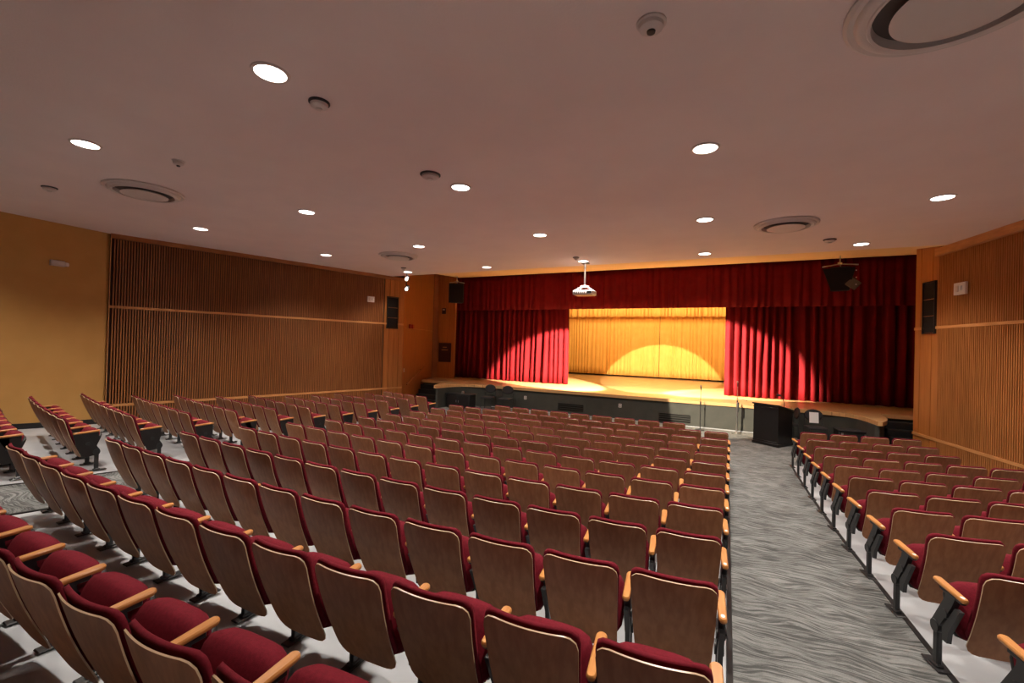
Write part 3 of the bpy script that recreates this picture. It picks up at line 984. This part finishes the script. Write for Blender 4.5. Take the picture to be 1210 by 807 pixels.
# ------------------------------------------------------------------ things by the stage front
def stack_chair(x, y, rz, label, sheet=False):
    t = thing('stacking_chair', label, 'chair', V(x, y, FRONT), rz, 'black chairs by the stage front')
    b = bmesh.new(); add_box(b, (0, 0, .45), (.46, .44, .06), bev=.02, seg=2); obj('seat', b, M['blackcloth'], t)
    b = bmesh.new()
    add_lathe(b, [(0, -.022), (.20, -.022), (.225, 0), (.20, .022), (0, .022)], seg=24)
    for v in b.verts:
        v.co = Vector((v.co.x, v.co.z, v.co.y*.72))
        v.co += Vector((0, .235+v.co.z*.12, .76))
    bk = obj('backrest', b, M['blackcloth'], t)
    for s in (-1, 1):
        b = bmesh.new(); add_tube(b, [(s*.20, -.20, .43), (s*.23, -.23, 0)], .012, 8); obj('leg', b, M['blackmetal'], t)
        b = bmesh.new(); add_tube(b, [(s*.20, .26, .80), (s*.215, .21, .45), (s*.23, .24, 0)], .012, 8); obj('leg', b, M['blackmetal'], t)
    if sheet:
        b = bmesh.new(); add_box(b, (0, .18, .70), (.22, .006, .29), rot=Matrix.Rotation(-.12, 3, 'X'))
        o = obj('paper_sign', b, M['paper'], None)
        o.location = V(x, y, FRONT); o.rotation_euler = (0, 0, rz)
        tag(o, 'white sheet of paper propped against the black chair right of the lectern', 'paper')
stack_chair(-9.68, 17.15, math.radians(8), 'black stacking chair against the stage front, left of a pair')
stack_chair(-8.80, 17.15, math.radians(8), 'black stacking chair against the stage front, right of a pair')
stack_chair(2.42, 16.9, math.radians(8), 'black stacking chair right of the lectern with a white sheet', True)
stack_chair(1.68, 17.3, math.radians(-80), 'black stacking chair turned sideways just behind the lectern')
t = thing('equipment_cabinet', 'low black equipment cabinet at the left end of the stage front', 'cabinet', V(-10.85, 16.75, FRONT))
b = bmesh.new(); add_box(b, (0, 0, .27), (1.05, .45, .50), bev=.012); obj('body', b, M['black'], t)
b = bmesh.new(); add_box(b, (0, 0, .535), (1.12, .5, .03), bev=.006); obj('top', b, M['black'], t)
for s in (-1, 1):
    b = bmesh.new(); add_box(b, (s*.26, -.232, .27), (.48, .016, .44), bev=.004); d = obj('door', b, M['cablack'], t)
    b = bmesh.new(); add_tube(b, [(s*.05, -.25, .24), (s*.05, -.25, .32)], .008, 6); obj('handle', b, M['chrome'], d)
for s in (-1, 1):
    b = bmesh.new(); add_box(b, (s*.45, 0, .01), (.06, .4, .022)); obj('foot', b, M['black'], t)
b = bmesh.new(); add_lathe(b, [(0, 0), (.05, 0), (.055, .05), (.04, .10), (0, .10)], seg=16)
o = obj('steel_mug', b, M['chrome'], None); o.location = V(-10.75, 16.75, FRONT)+Vector((0, 0, .551))
tag(o, 'small metal cup on top of the low black cabinet', 'cup')
t = thing('speaker_case', 'long low black case on the floor right of the chair with the paper', 'case', V(3.30, 16.8, FRONT), math.radians(6))
b = bmesh.new(); add_box(b, (0, 0, .24), (.66, .42, .46), bev=.015); obj('body', b, M['black'], t)
b = bmesh.new(); add_box(b, (0, -.005, .485), (.70, .46, .035), bev=.008); obj('lid', b, M['blackcloth'], t)
for s in (-1, 1):
    b = bmesh.new(); add_box(b, (s*.25, -.215, .40), (.05, .02, .05), bev=.003); obj('latch', b, M['chrome'], t)

# ------------------------------------------------------------------ auditorium seats
GAP = .074*S
def back_surface(w_, sN=14, uN=10, ztop=.805, zbot=.205, rt=.062, rb=.075, taper=.024, extra=0.0):
    """returns grid of (x, s) for a rounded panel; s = 0 bottom .. 1 top"""
    H = ztop-zbot
    ss = []
    for i in range(sN+1):
        t = i/sN
        ss.append(.5-.5*math.cos(PI*t))
    g = []
    for s in ss:
        z = s*H
        hw = w_/2-taper*(1-s)
        dt = H-z
        if dt < rt:
            hw -= rt-math.sqrt(max(0, rt*rt-(rt-dt)**2))
        if z < rb:
            hw -= rb-math.sqrt(max(0, rb*rb-(rb-z)**2))
        g.append([(hw*(2*k/uN-1), s) for k in range(uN+1)])
    return g

def back_point(x, s, w_, off):
    """maps panel coords to chair space; off: distance forward of the panel's rear face"""
    ztop, zbot = .805, .205
    z = zbot+s*(ztop-zbot)
    # reclined, slightly hollowed profile: top rear at y = 0, bottom forward
    y = .235*(1-s) + .02*math.sin(PI*s)*-1
    y += .035*(2*x/w_)**2 * (.4+.6*s)      # side edges wrap forward
    n = Vector((0, .93, .36)).normalized()
    return Vector((x, y, z))+n*off

def panel_mesh(bm, w_, off0, off1, grow=0.0, bulge=0.0, mi_face=0, mi_rim=0, top_extra=0.0, bot_cut=0.0, sN=14, uN=10):
    g = back_surface(w_+2*grow, sN, uN)
    A, B = [], []
    for row in g:
        ra, rb_ = [], []
        for x, s in row:
            s2 = bot_cut+s*(1+top_extra-bot_cut)
            u_ = 2*x/(w_+2*grow)
            bl = bulge*(1-min(1, abs(u_))**3)*math.sin(PI*min(1, max(0, s)))**.5 if bulge else 0
            ra.append(bm.verts.new(back_point(x, s2, w_, off0)))
            rb_.append(bm.verts.new(back_point(x, s2, w_, off1+bl)))
        A.append(ra); B.append(rb_)
    nj, ni = len(A)-1, len(A[0])-1
    for j in range(nj):
        for i in range(ni):
            f = bm.faces.new((A[j][i], A[j][i+1], A[j+1][i+1], A[j+1][i])); f.material_index = mi_face; f.smooth = True
            f = bm.faces.new((B[j+1][i], B[j+1][i+1], B[j][i+1], B[j][i])); f.material_index = mi_face; f.smooth = True
    rim = [(0, i) for i in range(ni+1)]+[(j, ni) for j in range(1, nj+1)]+[(nj, i) for i in range(ni-1, -1, -1)]+[(j, 0) for j in range(nj-1, 0, -1)]
    for k in range(len(rim)):
        a = rim[k]; b_ = rim[(k+1) % len(rim)]
        f = bm.faces.new((A[a[0]][a[1]], B[a[0]][a[1]], B[b_[0]][b_[1]], A[b_[0]][b_[1]])); f.material_index = mi_rim; f.smooth = True

def pad(bm, w_, l, th, mtx, bulge=.02, nu=8, nv=8, e=5.0):
    """soft rounded cushion: width w_ (x), length l (y), thickness th (z)"""
    t = bmesh.new()
    bmesh.ops.create_cube(t, size=2.0)
    bmesh.ops.subdivide_edges(t, edges=list(t.edges), cuts=5, use_grid_fill=True)
    for v in t.verts:
        x, y, z = v.co
        p = (abs(x)**e+abs(y)**e+abs(z)**e)**(1/e)
        x, y, z = x/p, y/p, z/p
        zz = z*th/2*(1+(.22*(1-x*x)*(1-.5*y*y) if z > 0 else 0))
        v.co = Vector((x*w_/2, y*l/2, zz))
    for f in t.faces:
        f.smooth = True
    merge(bm, t, mtx)
    t.free()

def armrest(bm, x):
    # plan outline rounded at the front, slightly drooping
    n = 8
    pts = []
    for k in range(n+1):
        a = PI*k/n
        pts.append((x+.027*math.cos(a), .405+.027*math.sin(a)))
    for k in range(n+1):
        a = PI+PI*k/n
        pts.append((x+.021*math.cos(a), .150+.018*math.sin(a)))
    lo, lm, hm, hi = [], [], [], []
    for (px, py) in pts:
        zt = .612+(.405-py)*-.05
        cx_ = x; cy_ = min(max(py, .15), .405)
        ix, iy = cx_+(px-cx_)*.78, cy_+(py-cy_)*.78
        lo.append(bm.verts.new((ix, iy, zt-.026))); lm.append(bm.verts.new((px, py, zt-.018)))
        hm.append(bm.verts.new((px, py, zt-.007))); hi.append(bm.verts.new((ix, iy, zt)))
    m_ = len(pts)
    bm.faces.new(lo[::-1]); bm.faces.new(hi)
    for A, B in ((lo, lm), (lm, hm), (hm, hi)):
        for i in range(m_):
            f = bm.faces.new((A[i], A[(i+1) % m_], B[(i+1) % m_], B[i])); f.smooth = True

def standard(bm, x):
    """cast end frame: bracket under the arm, slanting link, upright leg"""
    add_box(bm, (x, .26, .572), (.030, .22, .036), bev=.006)
    # slanting link plate
    a = [(x-.018, .20, .575), (x-.018, .30, .575), (x-.018, .305, .53), (x-.018, .435, .31), (x-.018, .43, .25), (x-.018, .375, .25), (x-.018, .358, .30), (x-.018, .24, .49)]
    add_poly3(bm, a, (.036, 0, 0))
    add_tube(bm, [(x-.026, .395, .285), (x+.026, .395, .285)], .042, 14)
    add_tube(bm, [(x-.024, .30, .42), (x+.024, .30, .42)], .028, 12)
    add_box(bm, (x, .398, .145), (.034, .052, .27), bev=.008)
    # wing beside the back panel
    a = [(x-.014, .17, .50), (x-.014, .215, .50), (x-.014, .335, .31), (x-.014, .33, .23), (x-.014, .285, .23), (x-.014, .275, .30)]
    add_poly3(bm, a, (.028, 0, 0))

def foot(bm, x):
    add_box(bm, (x, .415, .007), (.075, .20, .014), bev=.006)
    add_box(bm, (x, .40, .022), (.050, .085, .022), bev=.008)

def make_seat(pitch, end):
    w_ = pitch-GAP
    t = thing('auditorium_seat', '', 'auditorium seat')
    b = bmesh.new(); panel_mesh(b, w_, 0.0, .007, mi_rim=1)
    obj('backrest_shell', b, [M['veneer'], M['edge']], t, recalc=True, sharp=50)
    b = bmesh.new(); panel_mesh(b, w_, .020, .040, grow=.004, bulge=.022, top_extra=.012, bot_cut=.12)
    obj('back_cushion', b, M['fabric'], t, recalc=True, sharp=None)
    # tipped-up seat: pivot near the back, front edge raised to arm height
    ang = math.radians(69)
    piv = Matrix.Translation((0, .325, .245)) @ Matrix.Rotation(ang, 4, 'X')
    b = bmesh.new()
    pad(b, w_-.002, .375, .15, piv @ Matrix.Translation((0, .183, .055)), e=4.4)
    obj('seat_cushion', b, M['fabric'], t, sharp=None)
    b = bmesh.new()
    pad(b, w_-.03, .33, .05, piv @ Matrix.Translation((0, .165, -.018)) @ Matrix.Rotation(PI, 4, 'Y'), e=6)
    obj('seat_pan', b, M['pan'], t, sharp=None)
    for x in ([-pitch/2, pitch/2] if end in 'RP' else [-pitch/2]):
        b = bmesh.new(); armrest(b, x); ao = obj('armrest', b, M['armwood'], t, sharp=35)
        if (end in 'RP' and x > 0) or end == 'L':
            bb = bmesh.new(); add_lathe(bb, [(0, .0015), (.010, .0012), (.012, 0)], c=(x, .17, .5995), seg=14)
            for v in bb.verts:
                v.co.y = .17+(v.co.y-.17)*1.6
            obj('number_plate', bb, M['paper'], ao, sharp=None)
        b = bmesh.new(); standard(b, x); obj('standard', b, M['blackmetal'], t, sharp=35)
        b = bmesh.new(); foot(b, x); obj('foot_plate', b, M['blackmetal'], t, sharp=35)
    if end == 'P':
        b = bmesh.new()
        x = pitch/2+.006
        add_poly3(b, [(x, .13, .575), (x, .415, .585), (x, .41, .46), (x, .375, .24), (x, .24, .22), (x, .17, .40)], (.012, 0, 0))
        obj('end_panel', b, M['pan'], t, sharp=35)
    return t

protos = {}
def seat(pitch_u, end, loc, rz, label, group):
    key = (round(pitch_u/.012), end)
    if key not in protos:
        p = make_seat(key[0]*.012*S, end)
        protos[key] = p
        p.location = loc; p.rotation_euler = (0, 0, rz)
        p['label'] = label; p['group'] = group
        return p
    return dup(protos[key], loc, rz, label, group)

ORD = ['', 'first', 'second', 'third', 'fourth', 'fifth', 'sixth', 'seventh', 'eighth', 'ninth', 'tenth', 'eleventh', 'twelfth', 'thirteenth', 'fourteenth']
LOOK = 'walnut-backed red seat'

# centre block: rows counted from the camera, k = 0..12 ; k = 12 is the short front row
for k in range(0, 13):
    D = 1.12+.945*k
    if k == 12:
        D = 12.42
    odd = k % 2 == 1
    pitches = []
    for i in range(13):      # from the right end
        pitches.append(.585+.0045*i if odd else .612)
    tot = sum(pitches)
    pitches = [p*7.98/tot for p in pitches]
    xr = 0.0+(.0 if k else .0)-.003*k*0
    rown = 13-k
    skip_r, skip_l = (2, 2) if k == 12 else (0, 0)
    x = xr
    last = 13-skip_l
    if k == 12:
        x = -1.02
        pitches = [.64]*9
        last = 9
    n_here = len(pitches)
    for i in range(n_here):
        p = pitches[i]
        xc = x-p/2
        x -= p
        y = D+sag(xc)
        m_ = (xc-XC)/44.0
        if k == 0 and i == 0 or (k == 0 and i == 1):
            pass
        z = fz(xc, y+.3)
        end = 'R' if i == 0 else 'M'
        if i == n_here-1:
            end = 'L'
        lab = '%s, centre block, %s row from the stage, %s seat from the right aisle' % (LOOK, ORD[rown] if rown < 14 else 'rear', ORD[i+1])
        seat(p, end, V(xc, y, z), math.atan(m_), lab, 'seats of the centre block')

# left block
for j in range(-1, 12):
    DL = 2.36+.945*j          # back top at X = -10.2
    rown = 12-j
    ylim = DL+.4
    xl_end = (LW(DL) if DL > 6 else -15.6)+.9
    n = int((-9.86-xl_end)/.61)
    n = {2: 8, 3: 7, 4: 7, 5: 6, 6: 6, 7: 5, 8: 5}.get(j, n)
    n = {11: 4, 10: 4, 9: 5}.get(j, n)
    if n > 9:
        n = 9
    x = -10.13+.04*j
    for i in range(n):
        p = .612
        m_ = (x-.3-XC)/44.0*1.05
        dx = p*math.cos(math.atan(m_))
        xc = x-dx/2
        x -= dx
        y = DL+sag(xc)-sag(-10.2)
        z = fz(xc, y+.3)
        end = 'P' if i == 0 else ('L' if i == n-1 else 'M')
        lab = '%s, left block, %s row from the stage, %s seat from its aisle end' % (LOOK, ORD[rown], ORD[i+1])
        seat(p, end, V(xc, y, z), math.atan(m_), lab, 'seats of the left block')

# right block
for j in range(-1, 10):
    DR = 4.31+.945*j
    rown = 10-j
    n = {9: 4, 8: 4, 7: 4, 6: 5, 5: 5, 4: 5, 3: 6, 2: 6, 1: 6, 0: 6, -1: 6}[j]
    x = 1.62-.012*j
    x0 = x
    yy = DR
    for i in range(n):
        p = .635
        m_ = .19+.0115*(x-1.6)
        dx = p*math.cos(math.atan(m_))
        xc = x+dx/2
        y = DR+.19*(xc-1.6)+(xc-1.6)**2/88
        x += dx
        z = fz(xc, y+.3)
        end = 'L' if i == 0 else ('R' if i == n-1 else 'M')
        lab = '%s, right block, %s row from the stage, %s seat from the grey aisle' % (LOOK, ORD[rown], ORD[i+1])
        seat(p, end, V(xc, y, z), math.atan(m_), lab, 'seats of the right block')
